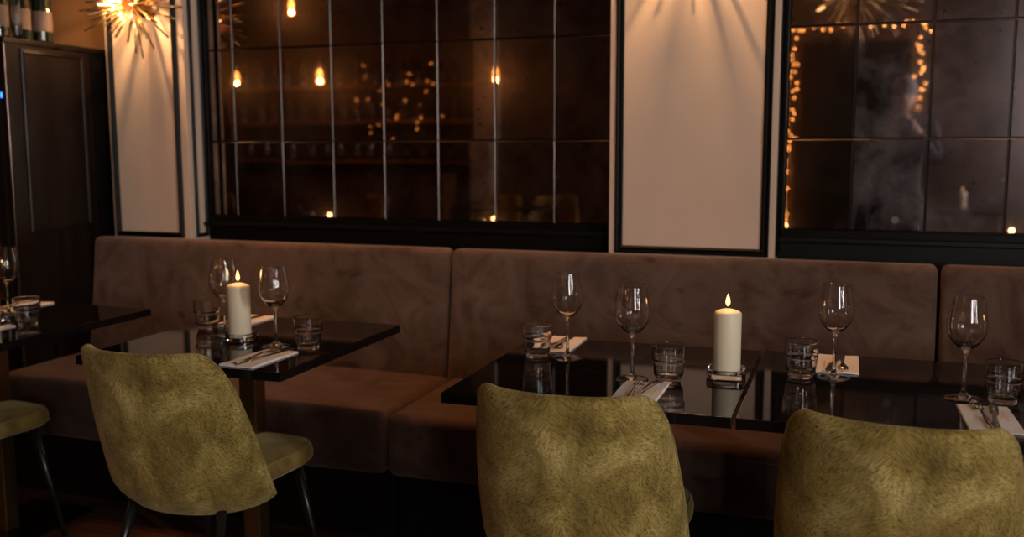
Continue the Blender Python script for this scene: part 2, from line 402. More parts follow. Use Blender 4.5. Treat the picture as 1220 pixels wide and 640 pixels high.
for k, (x0, x1, lb) in enumerate(secs):
    root = empty('banquette_bench', ((x0+x1)/2, 3.0, 0)); tag(root, lb, 'bench')
    ox, oy = (x0+x1)/2, 3.0
    pillow_mesh('seat_cushion', x0-ox+(.016 if k == 1 else .002), x1-ox+(.016 if k == 0 else 0)-.002, 2.74-oy, 3.36-oy, .262, .468, .038, root, M['bench_seat_shaded'], 0, .008, k)
    pillow_mesh('backrest', x0-ox+.001, x1-ox-.001, 3.272-oy, 3.345-oy, .43, .940, .028, root, M['bench'], .066, 0, k+2)
    bm = bmesh.new(); box(bm, (x0-ox, 2.86-oy, 0), (x1-ox, 3.40-oy, .26), .004); bm_obj('plinth', bm, M['black_panel'], root)
    # stitched piping along the front top edge of the cushion
    bm = bmesh.new(); tube(bm, [(x0-ox+.05, 2.742-oy, .432), (x1-ox-.03, 2.742-oy, .432)], .0025, 6); bm_obj('piping', bm, M['bench_seat_shaded'], root)

# ------------------------------------------------------------------ tables
def table(x0, x1, y0, y1, label, post=True):
    cx, cy = (x0+x1)/2, (y0+y1)/2
    root = empty('dining_table', (cx, cy, 0)); tag(root, label, 'table')
    bm = bmesh.new(); box(bm, (x0-cx, y0-cy, .725), (x1-cx, y1-cy, .75), .0015, 2); bm_obj('tabletop', bm, M['lacquer'], root)
    bm = bmesh.new(); box(bm, (-.028, -.028, .012), (.028, .028, .715), .004); bm_obj('post', bm, M['bronze'], root)
    bm = bmesh.new(); box(bm, (-.14, -.26, 0), (.14, .26, .012), .003); bm_obj('base_plate', bm, M['base_plate'], root)
    bm = bmesh.new(); box(bm, (-.2, -.03, .712), (.2, .03, .725), .002); box(bm, (-.03, -.2, .712), (.03, .2, .725), .002); bm_obj('top_bracket', bm, M['chair_leg'], root)
    return root
table(-2.0, -1.352, 2.105, 2.81, 'square black lacquered table left of centre, with brass post and lit candle')
table(-3.09, -2.332, 2.17, 2.822, 'black lacquered table cut by the left edge')
table(-.885, -.219, 2.048, 2.765, 'black lacquered table with the lit candle at its right, left of the seam')
table(-.211, .46, 2.048, 2.775, 'black lacquered table at the right, joined to the candle table')
table(.468, 1.14, 2.048, 2.775, 'black lacquered table just outside the right edge')

# ------------------------------------------------------------------ chairs
def shell_pt(s, t, off=0.0):
    """s -1..1 across, t 0..1 up; off>0 = inward (towards the sitter)"""
    t = min(1.0, max(0.0, t)); z = .358+(.800-.358)*t
    wtop, wbot = .206, .246
    w_ = wbot+(wtop-wbot)*t+.012*math.sin(PI*t)
    D = .205*(1-t)**1.0+.125*t+.01
    cup = (1-min(1, t/.16))**2                       # bottom tucks in under the seat
    w_ *= 1-.10*cup
    yb = -.172-.108*t**.9+.03*cup
    a = s*PI/2*.97
    xx = w_*math.copysign(abs(math.sin(a))**.95, a)
    yy = yb+D*(1-math.cos(a)**.9)
    n = Vector((-math.sin(a)*.9, math.cos(a)+.2, 0)).normalized()
    p = Vector((xx, yy, z))+n*off
    return p
def shell_range(s):
    a = abs(s); r_ = .36
    top = 1.0
    if a > 1-r_:
        k = (a-(1-r_))/r_; top = 1-.23*(1-math.sqrt(max(0, 1-k**2.3)))
    lo = 0.0
    if a > .45:
        k = (a-.45)/.55; lo = .035*(k**2.2)
    return lo, top
def make_chair():
    root = empty('dining_chair', (0, 0, 0))
    ns, nt = 44, 26; th = .034
    bm = bmesh.new()
    out, inn = [], []
    for i in range(ns+1):
        s = -1+2*i/ns; s = math.copysign(abs(s)**.85, s)
        lo, hi = shell_range(s)
        ro, ri = [], []
        for j in range(nt+1):
            t_ = lo+(hi-lo)*j/nt
            ro.append(bm.verts.new(shell_pt(s, t_, 0))); ri.append(bm.verts.new(shell_pt(s, t_, th)))
        out.append(ro); inn.append(ri)
    for A, flip in ((out, 0), (inn, 1)):
        for i in range(ns):
            for j in range(nt):
                q = (A[i][j], A[i+1][j], A[i+1][j+1], A[i][j+1]); bm.faces.new(q[::-1] if flip else q)
    rim = []
    for i in range(ns+1): rim.append((i, nt))
    for j in range(nt-1, -1, -1): rim.append((ns, j))
    for i in range(ns-1, -1, -1): rim.append((i, 0))
    for j in range(1, nt): rim.append((0, j))
    edge_out, edge_in = [], []
    mids = []
    for (i, j) in rim:
        a, b = out[i][j].co, inn[i][j].co
        cen = Vector((0, -.15, .6)); d = ((a+b)/2-cen); d.y *= .3
        if i in (0, ns): d = Vector((0, 1, .1 if j > nt/2 else -.1))
        if j == nt and i not in (0, ns): d = Vector((0, 0, 1))
        if j == 0 and i not in (0, ns): d = Vector((0, 0, -1))
        d.normalize()
        mids.append([bm.verts.new(a.lerp(b, .22)+d*.0085), bm.verts.new(a.lerp(b, .5)+d*.012), bm.verts.new(a.lerp(b, .78)+d*.0085)])
    nr = len(rim)
    for k in range(nr):
        k2 = (k+1) % nr
        A = [out[rim[k][0]][rim[k][1]]]+mids[k]+[inn[rim[k][0]][rim[k][1]]]
        B = [out[rim[k2][0]][rim[k2][1]]]+mids[k2]+[inn[rim[k2][0]][rim[k2][1]]]
        for q in range(4): bm.faces.new((A[q], A[q+1], B[q+1], B[q]))
    bm_obj('backrest', bm, M['olive'], root, smooth=True)
    # piping on the outer face, just inside the edge
    for sg in (-1, 1):
        lo, hi = shell_range(.965); pts = []
        for j in range(0, 24): pts.append(shell_pt(sg*.965, (hi-.03)+(lo+.03-hi+.03)*j/23, -.0004))
        bm = bmesh.new(); tube(bm, pts, .0011, 6); bm_obj('piping', bm, M['piping'], root, smooth=True)
    # seat cushion: rounded trapezoid with domed top
    bm = bmesh.new(); rings = []
    def outline(k, n, g=0):
        a = 2*PI*k/n; ca, sa = math.cos(a), math.sin(a)
        e = 2/4.6
        x = math.copysign(abs(ca)**e, ca)*(.218-g); y = math.copysign(abs(sa)**e, sa)*(.232-g)
        x *= 1+.06*y/.23
        return x, y+.075
    n = 56
    prof = [(.10, .398), (.03, .399), (.010, .403), (.001, .412), (0, .430), (.003, .444), (.010, .453), (.022, .458), (.05, .464), (.10, .469), (.15, .471)]
    for g_, z in prof: rings.append([bm.verts.new((*outline(k, n, g_), z)) for k in range(n)])
    for a, b in zip(rings, rings[1:]):
        for k in range(n): bm.faces.new((a[k], a[(k+1) % n], b[(k+1) % n], b[k]))
    bm.faces.new(rings[0][::-1]); bm.faces.new(rings[-1])
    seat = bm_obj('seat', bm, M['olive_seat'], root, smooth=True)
    bm = bmesh.new(); pts = [(*outline(k, n, .008), .4525) for k in range(n+1)]; tube(bm, pts, .0022, 6, cap=False); bm_obj('piping', bm, M['piping'], seat, smooth=True)
    for sx_, sy_ in ((1, 1), (-1, 1), (1, -1), (-1, -1)):
        bm = bmesh.new()
        if sy_ > 0: tube(bm, [(sx_*.165, .235, .40), (sx_*.215, .295, 0)], [.0165, .0095], 16)
        else: tube(bm, [(sx_*.14, -.075, .40), (sx_*.19, -.21, 0)], [.0155, .0095], 16)
        bm_obj('leg', bm, M['chair_leg'], root, smooth=True)
    return root
chair = make_chair()
cg = 'chair'
place(chair, (-1.69, 2.205, 0), math.radians(-2), 'olive velvet tub chair at the left table, its seat and black legs in view', cg)
place(chair, (-.560, 2.145, 0), math.radians(0), 'olive velvet chair seen from behind in the middle, at the table with the candle', cg)
place(chair, (.116, 2.13, 0), math.radians(-4), 'olive velvet chair seen from behind at bottom right', cg)
place(chair, (-2.725, 2.25, 0), math.radians(-3), 'olive velvet chair cut by the left edge, only its seat in view', cg)

# ------------------------------------------------------------------ tableware prototypes
def wine_glass():
    bm = bmesh.new()
    prof = [(0, .004), (.022, .0038), (.037, .0022), (.0395, .0008), (.0395, .0002), (.037, 0), (0, 0)]
    outer = [(0, .0), (.0375, 0), (.0395, .0008), (.0395, .0018), (.030, .0034), (.016, .0065), (.008, .012), (.0046, .022), (.0036, .040), (.0034, .075), (.0037, .095), (.0050, .106), (.0085, .112),
             (.0170, .118), (.0270, .127), (.0350, .138), (.0405, .150), (.0430, .162), (.0430, .172), (.0412, .187), (.0378, .205), (.0345, .222), (.0332, .2300), (.0330, .2312), (.0329, .2319)]
    inner = [(.03255, .2322), (.0322, .2319), (.0321, .2312), (.0324, .2298), (.0336, .222), (.0369, .205), (.0403, .187), (.0421, .172), (.0421, .162), (.0396, .1505), (.034, .139), (.0257, .1285), (.0155, .1205), (.006, .1165), (0, .1155)]
    lathe(bm, outer+inner, 48)
    return bm_obj('wine_glass', bm, M['glass'], smooth=True)
def tumbler():
    bm = bmesh.new()
    outer = [(0, .002), (.022, .002), (.025, 0), (.0285, .0), (.0300, .003), (.0305, .009), (.0320, .0125), (.0345, .016), (.0358, .0185), (.0362, .024), (.0366, .036), (.0368, .044), (.0366, .0465), (.0372, .0480), (.0396, .0500), (.0403, .0515), (.0404, .056), (.0406, .075), (.0411, .0880), (.0412, .0895), (.0410, .0904)]
    inner = [(.0404, .0908), (.0398, .0904), (.0395, .0893), (.0394, .0880), (.0389, .075), (.0384, .060), (.0380, .057), (.0358, .0535), (.0350, .049), (.0344, .034), (.0335, .024), (.0305, .0165), (.024, .0125), (0, .0115)]
    lathe(bm, outer+inner, 48)
    # cut rings round the lower half
    return bm_obj('water_tumbler', bm, M['glass'], smooth=True)
def candle():
    root = empty('pillar_candle', (0, 0, 0))
    bm = bmesh.new()
    lathe(bm, [(0, 0), (.0325, 0), (.034, .002), (.034, .145), (.0335, .149), (.030, .1525), (.019, .1565), (.006, .1600), (0, .1595)], 48)
    bm_obj('wax_body', bm, M['wax'], root, smooth=True)
    bm = bmesh.new(); tube(bm, [(0, 0, .158), (.0005, 0, .166), (.0015, 0, .171)], .0011, 6); bm_obj('wick', bm, M['wick'], root)
    bm = bmesh.new(); lathe(bm, [(0, .1655), (.0034, .168), (.0056, .173), (.0056, .179), (.0038, .187), (.0016, .1935), (0, .1975)], 16)
    bm_obj('flame', bm, M['flame'], root, smooth=True)
    return root
def holder():
    bm = bmesh.new(); n = 48
    def o_(k, w_, z, e=.42):
        a = 2*PI*k/n+PI/n; ca, sa = math.cos(a), math.sin(a)
        return (math.copysign(abs(ca)**e, ca)*w_, math.copysign(abs(sa)**e, sa)*w_, z)
    rings = [[bm.verts.new(o_(k, w_, z, e)) for k in range(n)] for w_, z, e in ((.036, 0, .42), (.044, 0, .42), (.047, .003, .42), (.047, .019, .42), (.045, .022, .42), (.040, .022, .6), (.0375, .019, 1), (.0365, .011, 1), (.020, .0105, 1))]
    for a, b in zip(rings, rings[1:]):
        for k in range(n): bm.faces.new((a[k], a[(k+1) % n], b[(k+1) % n], b[k]))
    bm.faces.new(rings[0][::-1]); bm.faces.new(rings[-1])
    return bm_obj('candle_holder', bm, M['glass'], smooth=False)
def napkin():
    """folded white napkin sleeve, length along Y, with a gold print at its right"""
    root = empty('folded_napkin', (0, 0, 0))
    bm = bmesh.new()
    nx, ny = 16, 20
    for layer, (w0, w1, z0) in enumerate(((-.052, .052, .0), (-.050, .050, .0013), (-.051, -.014, .0025), (.012, .050, .0025))):
        grid = []
        for i in range(nx+1):
            row = []
            for j in range(ny+1):
                x = w0+(w1-w0)*i/nx; y = -.105+.21*j/ny
                z = z0+.0012+.0010*math.sin(y*40+layer*1.7)*math.sin(x*60+layer)
                row.append((x, y, z))
            grid.append(row)
        T_ = [[bm.verts.new((x, y, z+.0008)) for x, y, z in rw] for rw in grid]
        B_ = [[bm.verts.new((x, y, max(.0003, z-.0010))) for x, y, z in rw] for rw in grid]
        for i in range(nx):
            for j in range(ny):
                bm.faces.new((T_[i][j], T_[i+1][j], T_[i+1][j+1], T_[i][j+1])); bm.faces.new((B_[i][j], B_[i][j+1], B_[i+1][j+1], B_[i+1][j]))
        for i in range(nx):
            bm.faces.new((T_[i][0], B_[i][0], B_[i+1][0], T_[i+1][0])); bm.faces.new((T_[i][ny], T_[i+1][ny], B_[i+1][ny], B_[i][ny]))
        for j in range(ny):
            bm.faces.new((T_[0][j], T_[0][j+1], B_[0][j+1], B_[0][j])); bm.faces.new((T_[nx][j], B_[nx][j], B_[nx][j+1], T_[nx][j+1]))
    bm_obj('cloth', bm, M['linen'], root, smooth=False)
    bm = bmesh.new(); z = .0056
    rnd = random.Random(3)
    # a row of tiny letter strokes and a scroll above it, as on the sleeve
    y = -.02
    while y < .062:
        h_ = rnd.uniform(.0022, .004); tube(bm, [(.034, y, z), (.034-h_, y+.0008, z)], .0003, 4)
        tube(bm, [(.034, y, z), (.034, y+.0022, z)], .0003, 4); y += .0038
    y = 0
    for k in range(4):
        pts = [(.022+.005*math.cos(a*.6+k), .002+k*.013+.005*math.sin(a*.6), z) for a in range(9)]; tube(bm, pts, .0004, 4)
    bm_obj('gold_print', bm, M['gold_ink'], root)
    return root
def flat_path(bm, pts, th):
    """pts: (y, halfwidth, z) along Y -> closed flat solid"""
    T_, B_ = [], []
    for y, w_, z in pts:
        T_.append([bm.verts.new((-w_, y, z)), bm.verts.new((0, y, z+th*.45)), bm.verts.new((w_, y, z))])
        B_.append([bm.verts.new((-w_, y, z-th*.5)), bm.verts.new((0, y, z-th)), bm.verts.new((w_, y, z-th*.5))])
    for i in range(len(pts)-1):
        for k in range(2):
            bm.faces.new((T_[i][k], T_[i][k+1], T_[i+1][k+1], T_[i+1][k])); bm.faces.new((B_[i][k], B_[i+1][k], B_[i+1][k+1], B_[i][k+1]))
        bm.faces.new((T_[i][0], T_[i+1][0], B_[i+1][0], B_[i][0])); bm.faces.new((T_[i][2], B_[i][2], B_[i+1][2], T_[i+1][2]))
    for e, rv in ((0, 0), (-1, 1)):
        bm.faces.new((T_[e][0], T_[e][1], T_[e][2], B_[e][2], B_[e][1], B_[e][0]))
def fork():
    root = empty('table_fork', (0, 0, 0))
    bm = bmesh.new()
    flat_path(bm, [(-.105, .005, .006), (-.10, .0085, .006), (-.06, .0065, .0065), (-.01, .0036, .009), (.02, .0036, .011), (.034, .008, .009), (.045, .0125, .0065), (.056, .0130, .0052)], .0022)
    bm_obj('handle', bm, M['steel'], root, smooth=True)
    for k in range(4):
        x = -.0108+k*.0072
        bm = bmesh.new(); tube(bm, [(x, .054, .0048), (x, .070, .0050), (x*.97, .085, .0075), (x*.95, .098, .0115)], [.0017, .0016, .0014, .0008], 8)
        bm_obj('tine', bm, M['steel'], root, smooth=True)
    return root
def knife():
    root = empty('table_knife', (0, 0, 0))
    bm = bmesh.new(); flat_path(bm, [(-.110, .004, .006), (-.105, .008, .006), (-.05, .0068, .006), (-.005, .0050, .006), (.0, .0052, .006)], .005); bm_obj('handle', bm, M['steel'], root, smooth=True)
    bm = bmesh.new(); flat_path(bm, [(-.002, .0048, .006), (.01, .0085, .006), (.06, .0100, .006), (.09, .0085, .006), (.108, .0042, .006), (.116, .0006, .006)], .0014); bm_obj('blade', bm, M['steel'], root, smooth=True)
    return root
G, TU, CA, HO, NA, FO, KN = wine_glass(), tumbler(), candle(), holder(), napkin(), fork(), knife()
Z = .7502
for x, y, lb in ((-.706, 2.498, 'wine glass beside the far napkin at the left of the middle table'),
                 (-.49, 2.318, 'wine glass between the middle chair and the lit candle'),
                 (-.023, 2.492, 'wine glass on the right table, near the seam'),
                 (.258, 2.372, 'wine glass nearest the right edge'),
                 (-1.542, 2.386, 'wine glass in front of the tumbler, right of the left candle'),
                 (-1.775, 2.475, 'wine glass partly behind the left candle'),
                 (-2.708, 2.56, 'wine glass cut by the left edge, beside a candle')):
    place(G, (x, y, Z), 0, lb, 'glass', 'empty stemmed wine glasses')
for x, y, lb in ((-.79, 2.492, 'stacking tumbler at the far left corner of the middle table'),
                 (-.402, 2.325, 'stacking tumbler just left of the tall candle on the middle table'),
                 (-.10, 2.476, 'stacking tumbler right beside the seam between the right tables'),
                 (.338, 2.365, 'stacking tumbler nearest the right edge'),
                 (-1.438, 2.39, 'stacking tumbler near the right edge of the left table'),
                 (-1.905, 2.565, 'stacking tumbler left of the left table candle'),
                 (-2.489, 2.425, 'stacking tumbler on the table cut by the left edge')):
    place(TU, (x, y, Z), 0, lb, 'tumbler', 'empty stacking water tumblers')
for x, y, lb, lh in ((-.275, 2.42, 'lit ivory pillar candle on the middle table, left of the seam', 'square glass candle holder on the middle table'),
                     (-1.70, 2.44, 'lit ivory pillar candle on the left table beside two wine glasses', 'square glass candle holder on the left table'),
                     (-2.655, 2.43, 'lit ivory pillar candle cut by the left edge', 'square glass candle holder cut by the left edge'),
                     (.66, 2.42, 'lit pillar candle outside the right edge, seen in the right mirror', 'glass candle holder outside the right edge')):
    place(HO, (x, y, Z), .05, lh, 'candle holder', 'square clear glass candle holders')
    place(CA, (x, y, Z+.011), 0, lb, 'candle', 'lit pillar candles')
    light('candle_light', 'POINT', (x, y, Z+.205), .22, (1, .5, .18), .012)
sets = [(-.445, 2.18, 0.0, 1, 'in front of the middle chair'), (-.775, 2.665, PI, 1, 'at the far left of the middle table'),
        (-.015, 2.645, PI, 1, 'at the far side of the right table'), (.292, 2.20, .03, 1, 'before the chair at bottom right'),
        (-1.49, 2.225, -.05, 1, 'at the front of the left table'), (-1.86, 2.70, PI-.02, 1, 'at the far side of the left table'),
        (-2.56, 2.29, 0, 1, 'at the front of the leftmost table'), (-2.80, 2.70, PI, 1, 'at the far side of the leftmost table')]
for x, y, a, s_, where in sets:
    dx = lambda o: (x+o*math.cos(a), y+o*math.sin(a))
    place(NA, (x, y, Z), a, 'folded white napkin sleeve '+where, 'napkin', 'folded white napkins')
    p = dx(-.012); q = dx(.010)
    place(FO, (p[0]-.012*math.sin(a), p[1]+.012*math.cos(a), Z+.0015), a+.03, 'steel fork on the napkin '+where, 'fork', 'table forks')
    place(KN, (q[0], q[1]+.012*math.cos(a), Z+.0015), a-.12, 'steel knife on the napkin '+where, 'knife', 'table knives')

# ------------------------------------------------------------------ wine cabinet with bottles, left
root = empty('wine_cabinet', (-3.55, 3.2, 0)); tag(root, 'tall dark wine cabinet with framed side panel at the far left', 'cabinet')
def cp(name, parts, mat, bev=.003, par=root):
    bm = bmesh.new()
    for lo, hi in parts: box(bm, tuple(a-b for a, b in zip(lo, (-3.55, 3.2, 0))), tuple(a-b for a, b in zip(hi, (-3.55, 3.2, 0))), bev)
    return bm_obj(name, bm, mat, par)
cp('side_panel', [((-3.09, 2.955, 0), (-3.062, 3.55, 1.715))], M['cabinet'])
cp('side_panel', [((-4.05, 2.955, 0), (-4.02, 3.55, 1.715))], M['cabinet'])
cp('back_panel', [((-4.03, 3.52, 0), (-3.08, 3.55, 1.715))], M['black_panel'])
cp('top_panel', [((-4.06, 2.945, 1.715), (-3.056, 3.55, 1.735))], M['cabinet'])
for z in (.4, .7, .92, 1.08, 1.225, 1.4, 1.56): cp('shelf', [((-4.02, 2.975, z), (-3.09, 3.52, z+.018))], M['shelfwood'])
b2 = frame_bm(3.03-3.2, 3.36-3.2, .985, 1.70, 0, .018, .008)
o = bm_obj('panel_moulding', b2, M['cabinet'], root); o.rotation_euler = (0, 0, PI/2); o.location = (-3.062+3.55, 0, 0)
cp('corner_trim', [((-3.066, 2.95, 0), (-3.059, 2.955, 1.715))], M['silver'], .001)
cp('control_display', [((-3.13, 2.950, 1.508), (-3.085, 2.956, 1.528))], M['blue'], .001)
cp('front_stile', [((-3.135, 2.945, 0), (-3.09, 2.965, 1.715))], M['cabinet'])
cp('door_hinge_rail', [((-3.0605, 3.40, 0), (-3.048, 3.54, 1.71))], M['black_panel'])

def bottle():
    root = empty('wine_bottle', (0, 0, 0))
    bm = bmesh.new(); lathe(bm, [(0, .002), (.030, .0), (.0375, .004), (.038, .010), (.038, .185), (.036, .200), (.028, .218), (.018, .236), (.0145, .250), (.0138, .285), (.0155, .287), (.0155, .297), (.0135, .300), (0, .300)], 32)
    bm_obj('glass_body', bm, M['bottle'], root, smooth=True)
    bm = bmesh.new(); lathe(bm, [(.0384, .045), (.0387, .046), (.0387, .124), (.0384, .125)], 32); bm_obj('paper_label', bm, M['bottle_label'], root, smooth=True)
    bm = bmesh.new(); lathe(bm, [(.0150, .252), (.0150, .284), (.0165, .286), (.0165, .300), (.013, .3015), (0, .3015)], 24); bm_obj('foil_cap', bm, M['foil'], root, smooth=True)
    return root
B = bottle()
for x, y, lb in ((-3.13, 3.00, 'dark wine bottle with pale label at the left edge, on top of the cabinet'),
                 (-3.14, 3.12, 'dark wine bottle on the cabinet top, its label lit'),
                 (-3.12, 3.21, 'rightmost dark wine bottle on the cabinet top')):
    place(B, (x, y, 1.736), 2.2, lb, 'bottle')
# clear glass tubes between the bottles
bm = bmesh.new(); lathe(bm, [(0, 0), (.02, 0), (.021, .004), (.019, .1), (.021, .25), (.018, .25), (.016, .1), (.017, .01), (0, .008)], 24)
tag(bm_obj('glass_vase', bm, M['glass'], smooth=True), 'tall clear glass between the wine bottles on the cabinet', 'vase').location = (-3.10, 3.06, 1.736)

# ------------------------------------------------------------------ starburst wall lamps
def starburst(cx, cy, cz, R, n, label, name='starburst_wall_lamp', full=False, seed=1, kindcat='lamp', ndir=None, bulbs=7):
    rnd = random.Random(seed)
    root = empty(name, (cx, cy, cz)); tag(root, label, kindcat)
    bm = bmesh.new(); bmesh.ops.create_uvsphere(bm, u_segments=20, v_segments=12, radius=.026)
    bm_obj('hub', bm, M['brass'], root, smooth=True)
    if not full:
        bm = bmesh.new(); tube(bm, [(0, 0, 0), (0, 3.419-cy, 0)], .012, 12); tube(bm, [(0, 3.405-cy, 0), (0, 3.4195-cy, 0)], .05, 24); bm_obj('wall_plate', bm, M['brass'], root, smooth=True)
    else:
        bm = bmesh.new(); tube(bm, [(0, 0, 0), (0, 0, ZC-cz)], .006, 8); tube(bm, [(0, 0, ZC-cz-.03), (0, 0, ZC-cz)], .05, 24); bm_obj('ceiling_rod', bm, M['brass'], root, smooth=True)
    ga = PI*(3-math.sqrt(5))
    cnt = 0
    for k in range(n):
        zz_ = 1-2*(k+.5)/n; rr = math.sqrt(1-zz_*zz_); a = ga*k
        d = Vector((rr*math.cos(a), rr*math.sin(a), zz_))
        if not full and d.y > .30: continue
        d = (d+Vector([rnd.uniform(-.12, .12) for _ in range(3)])).normalized()
        ln = R*rnd.uniform(.72, 1.05)
        bm = bmesh.new(); tube(bm, [d*.02, d*ln*.5, d*ln], [.0022, .0032, .0042], 8)
        bm_obj('rod', bm, M['rod'], root, smooth=True)
    bl = [Vector((0, -1, .02)), Vector((-1, -.15, .02)), Vector((0, -.2, 1)), Vector((-.7, -.3, .9)), Vector((.75, -.3, .8))]
    if full: bl = [Vector((math.cos(a), math.sin(a), zq)) for a, zq in ((0, -.2), (1.2, .1), (2.3, -.3), (3.4, .2), (4.5, -.1), (5.4, .3), (.6, .5), (2.9, -.6))]
    for d in bl:
        d = d.normalized(); p = d*R*.38
        bm = bmesh.new(); tube(bm, [d*.02, d*(R*.45)], .005, 8)
        s_ = bm_obj('bulb_socket', bm, M['brass'], root, smooth=True)
        bm = bmesh.new()
        pts = [d*(R*.45), d*(R*.45+.010), d*(R*.45+.022), d*(R*.45+.036), d*(R*.45+.050), d*(R*.45+.062)]
        tube(bm, pts, [.006, .009, .0115, .0105, .006, .001], 12)
        bm_obj('bulb', bm, M['bulb'], s_, smooth=True)
    return root
starburst(-2.765, 3.33, 1.892, .215, 88, 'glowing brass starburst wall lamp on the left cream pillar', seed=4)
light('starburst_light', 'POINT', (-2.762, 3.25, 1.862), 6, (1, .56, .24), .006)
light('starburst_light', 'POINT', (-2.95, 3.30, 1.895), 1.4, (1, .56, .24), .006)
starburst(-.53, 3.33, 2.06, .215, 88, 'brass starburst wall lamp above the central cream pillar, mostly above the frame', seed=9)
light('starburst_light', 'POINT', (-.527, 3.25, 2.03), 6.5, (1, .56, .24), .006)
light('starburst_light', 'POINT', (-.71, 3.30, 2.06), 1.4, (1, .56, .24), .006)
starburst(-.04, -.75, 2.46, .50, 98, 'hanging brass starburst chandelier seen in the right mirror', 'starburst_chandelier', True, seed=5)
light('chandelier_light', 'POINT', (-.04, -.85, 2.52), 9, (1, .62, .3), .02)

# ------------------------------------------------------------------ room behind the camera (seen in the mirrors)
# doorway garland of fairy lights
root = empty('fairy_light_garland', (0, YR+.05, 0)); tag(root, 'garland of warm fairy lights round a doorway, reflected in the right mirror', 'string lights')
path = []
rnd = random.Random(11)
pts = [(-.62, 2.46-i*.032) for i in range(60)]+[(.58+.03*math.sin(i), 2.44-i*.042) for i in range(20)]+[(-.58+i*.068, 2.45) for i in range(18)]
wire = [(-.62, 0, .6), (-.61, 0, 1.5), (-.62, 0, 2.46), (0, 0, 2.47), (.6, 0, 2.45), (.56, 0, 1.6)]
bm = bmesh.new(); tube(bm, wire, .003, 6); bm_obj('wire', bm, M['chair_leg'], root)
bmb = bmesh.new(); bmesh.ops.create_icosphere(bmb, subdivisions=1, radius=.009)
me_b = bpy.data.meshes.new('bulb'); bmb.to_mesh(me_b); bmb.free(); me_b.materials.append(M['fairy'])
for x, z in pts:
    o = bpy.data.objects.new('bulb', me_b); col.objects.link(o); o.parent = root
    o.location = (x+rnd.uniform(-.055, .055), rnd.uniform(0, .06), z+rnd.uniform(-.03, .03))
struct('door_1', (-.52, YR, 0), (.5, YR+.03, 2.3), M['black_panel'])
# structural column and bar
struct('trim_3', (-3.83, -2.9, 0), (-3.60, -2.7, ZC), M['grey_col'])
root = empty('bar_counter', (-5.6, -2.6, 0)); tag(root, 'long dark wooden bar counter at the back of the room, seen in the left mirror', 'counter')
for nm, lo, hi, mt in (('body', (-1.5, -.15, 0), (1.6, .25, 1.05), 'wood'), ('worktop', (-1.55, -.2, 1.05), (1.65, .3, 1.09), 'lacquer'), ('foot_rail', (-1.5, .30, .18), (1.6, .33, .21), 'brass')):
    bm = bmesh.new(); box(bm, lo, hi, .006); bm_obj(nm, bm, M[mt], root)
root = empty('bottle_shelf', (-5.4, YR+.16, 0)); tag(root, 'wall shelf of bottles behind the bar, seen in the left mirror', 'shelf')
for z in (1.16, 1.6, 2.0):
    bm = bmesh.new(); box(bm, (-1.6, -.13, z-.03), (1.5, .13, z), .004); bm_obj('board', bm, M['shelfwood'], root)
for sx_ in (-1.58, 1.46):
    bm = bmesh.new(); box(bm, (sx_, -.13, 1.0), (sx_+.03, .13, 2.1), .003); bm_obj('upright', bm, M['wood'], root)
rnd = random.Random(5)
for z, lvl in ((1.16, 'lowest'), (1.6, 'middle'), (2.0, 'top')):
    for i in range(14):
        place(B, (-6.84+i*.205+rnd.uniform(-.03, .03), YR+.16, z+.001), PI/2+rnd.uniform(-.4, .4)+1.57, 'dark wine bottle in the %s row behind the bar' % lvl, 'bottle', 'bottles on the %s bar shelf' % lvl)
# filament pendants
for x, y, z, lb in ((-6.23, -2, 2.07, 'filament bulb pendant farthest left over the bar'), (-5.22, -2, 2.06, 'filament bulb pendant in the middle over the bar'), (-3.32, -2, 2.04, 'filament bulb pendant right of the grey column'), (-4.97, -1, 2.63, 'small filament pendant high over the bar stools')):
    root = empty('pendant_lamp', (x, y, z)); tag(root, lb, 'lamp')
    bm = bmesh.new(); tube(bm, [(0, 0, .07), (0, 0, ZC-z)], .004, 6); bm_obj('cable', bm, M['chair_leg'], root)
    bm = bmesh.new(); tube(bm, [(0, 0, .04), (0, 0, .09)], .017, 16); bm_obj('socket', bm, M['brass'], root)
    bm = bmesh.new(); lathe(bm, [(0, -.06), (.015, -.056), (.027, -.04), (.030, -.022), (.024, .01), (.015, .035), (.012, .045)], 20); bm_obj('bulb', bm, M['pend'], root, smooth=True)
    light('pendant_light', 'POINT', (x, y, z-.08), 6, (1, .40, .12), .02)
# strings of fairy lights over the bar
root = empty('fairy_light_string', (-4.9, -2.78, 0)); tag(root, 'loose string of tiny warm lights above the bar, seen in the left mirror', 'string lights')
wp = []
for i in range(26):
    wp.append((-.35+i*.04+rnd.uniform(-.03, .03), rnd.uniform(-.05, .05), 1.75+.35*math.sin(i*.9)+rnd.uniform(-.12, .2)))
bm = bmesh.new(); tube(bm, wp, .002, 5); bm_obj('wire', bm, M['chair_leg'], root)
me_d = me_b.copy(); me_d.materials.clear(); me_d.materials.append(M['fairy_dim'])
for p in wp:
    o = bpy.data.objects.new('bulb', me_d); col.objects.link(o); o.parent = root; o.location = p
# rear dining row
def far_table(x, y, label):
    t_ = table(x-.33, x+.33, y-.33, y+.33, label); return t_
far_table(.9, -2.3, 'small rear table with a candle, seen in the right mirror')
far_table(-3.1, -1.75, 'rear black table under the filament pendant')
place(HO, (.94, -2.25, Z), 0, 'glass candle holder on the small rear table', 'candle holder', 'square clear glass candle holders'); place(CA, (.94, -2.25, Z+.011), 0, 'lit candle on the small rear table', 'candle', 'lit pillar candles')
for x, y, a, lb in ((-3.42, -2.35, .1, 'left green chair at the rear table'), (-2.84, -2.35, -.1, 'right green chair at the rear table'), (-4.75, -1.9, .5, 'green chair standing before the bar'), (-6.6, -1.9, -.4, 'green chair at the far end of the bar')):
    place(chair, (x, y, 0), a, lb, 'chair')

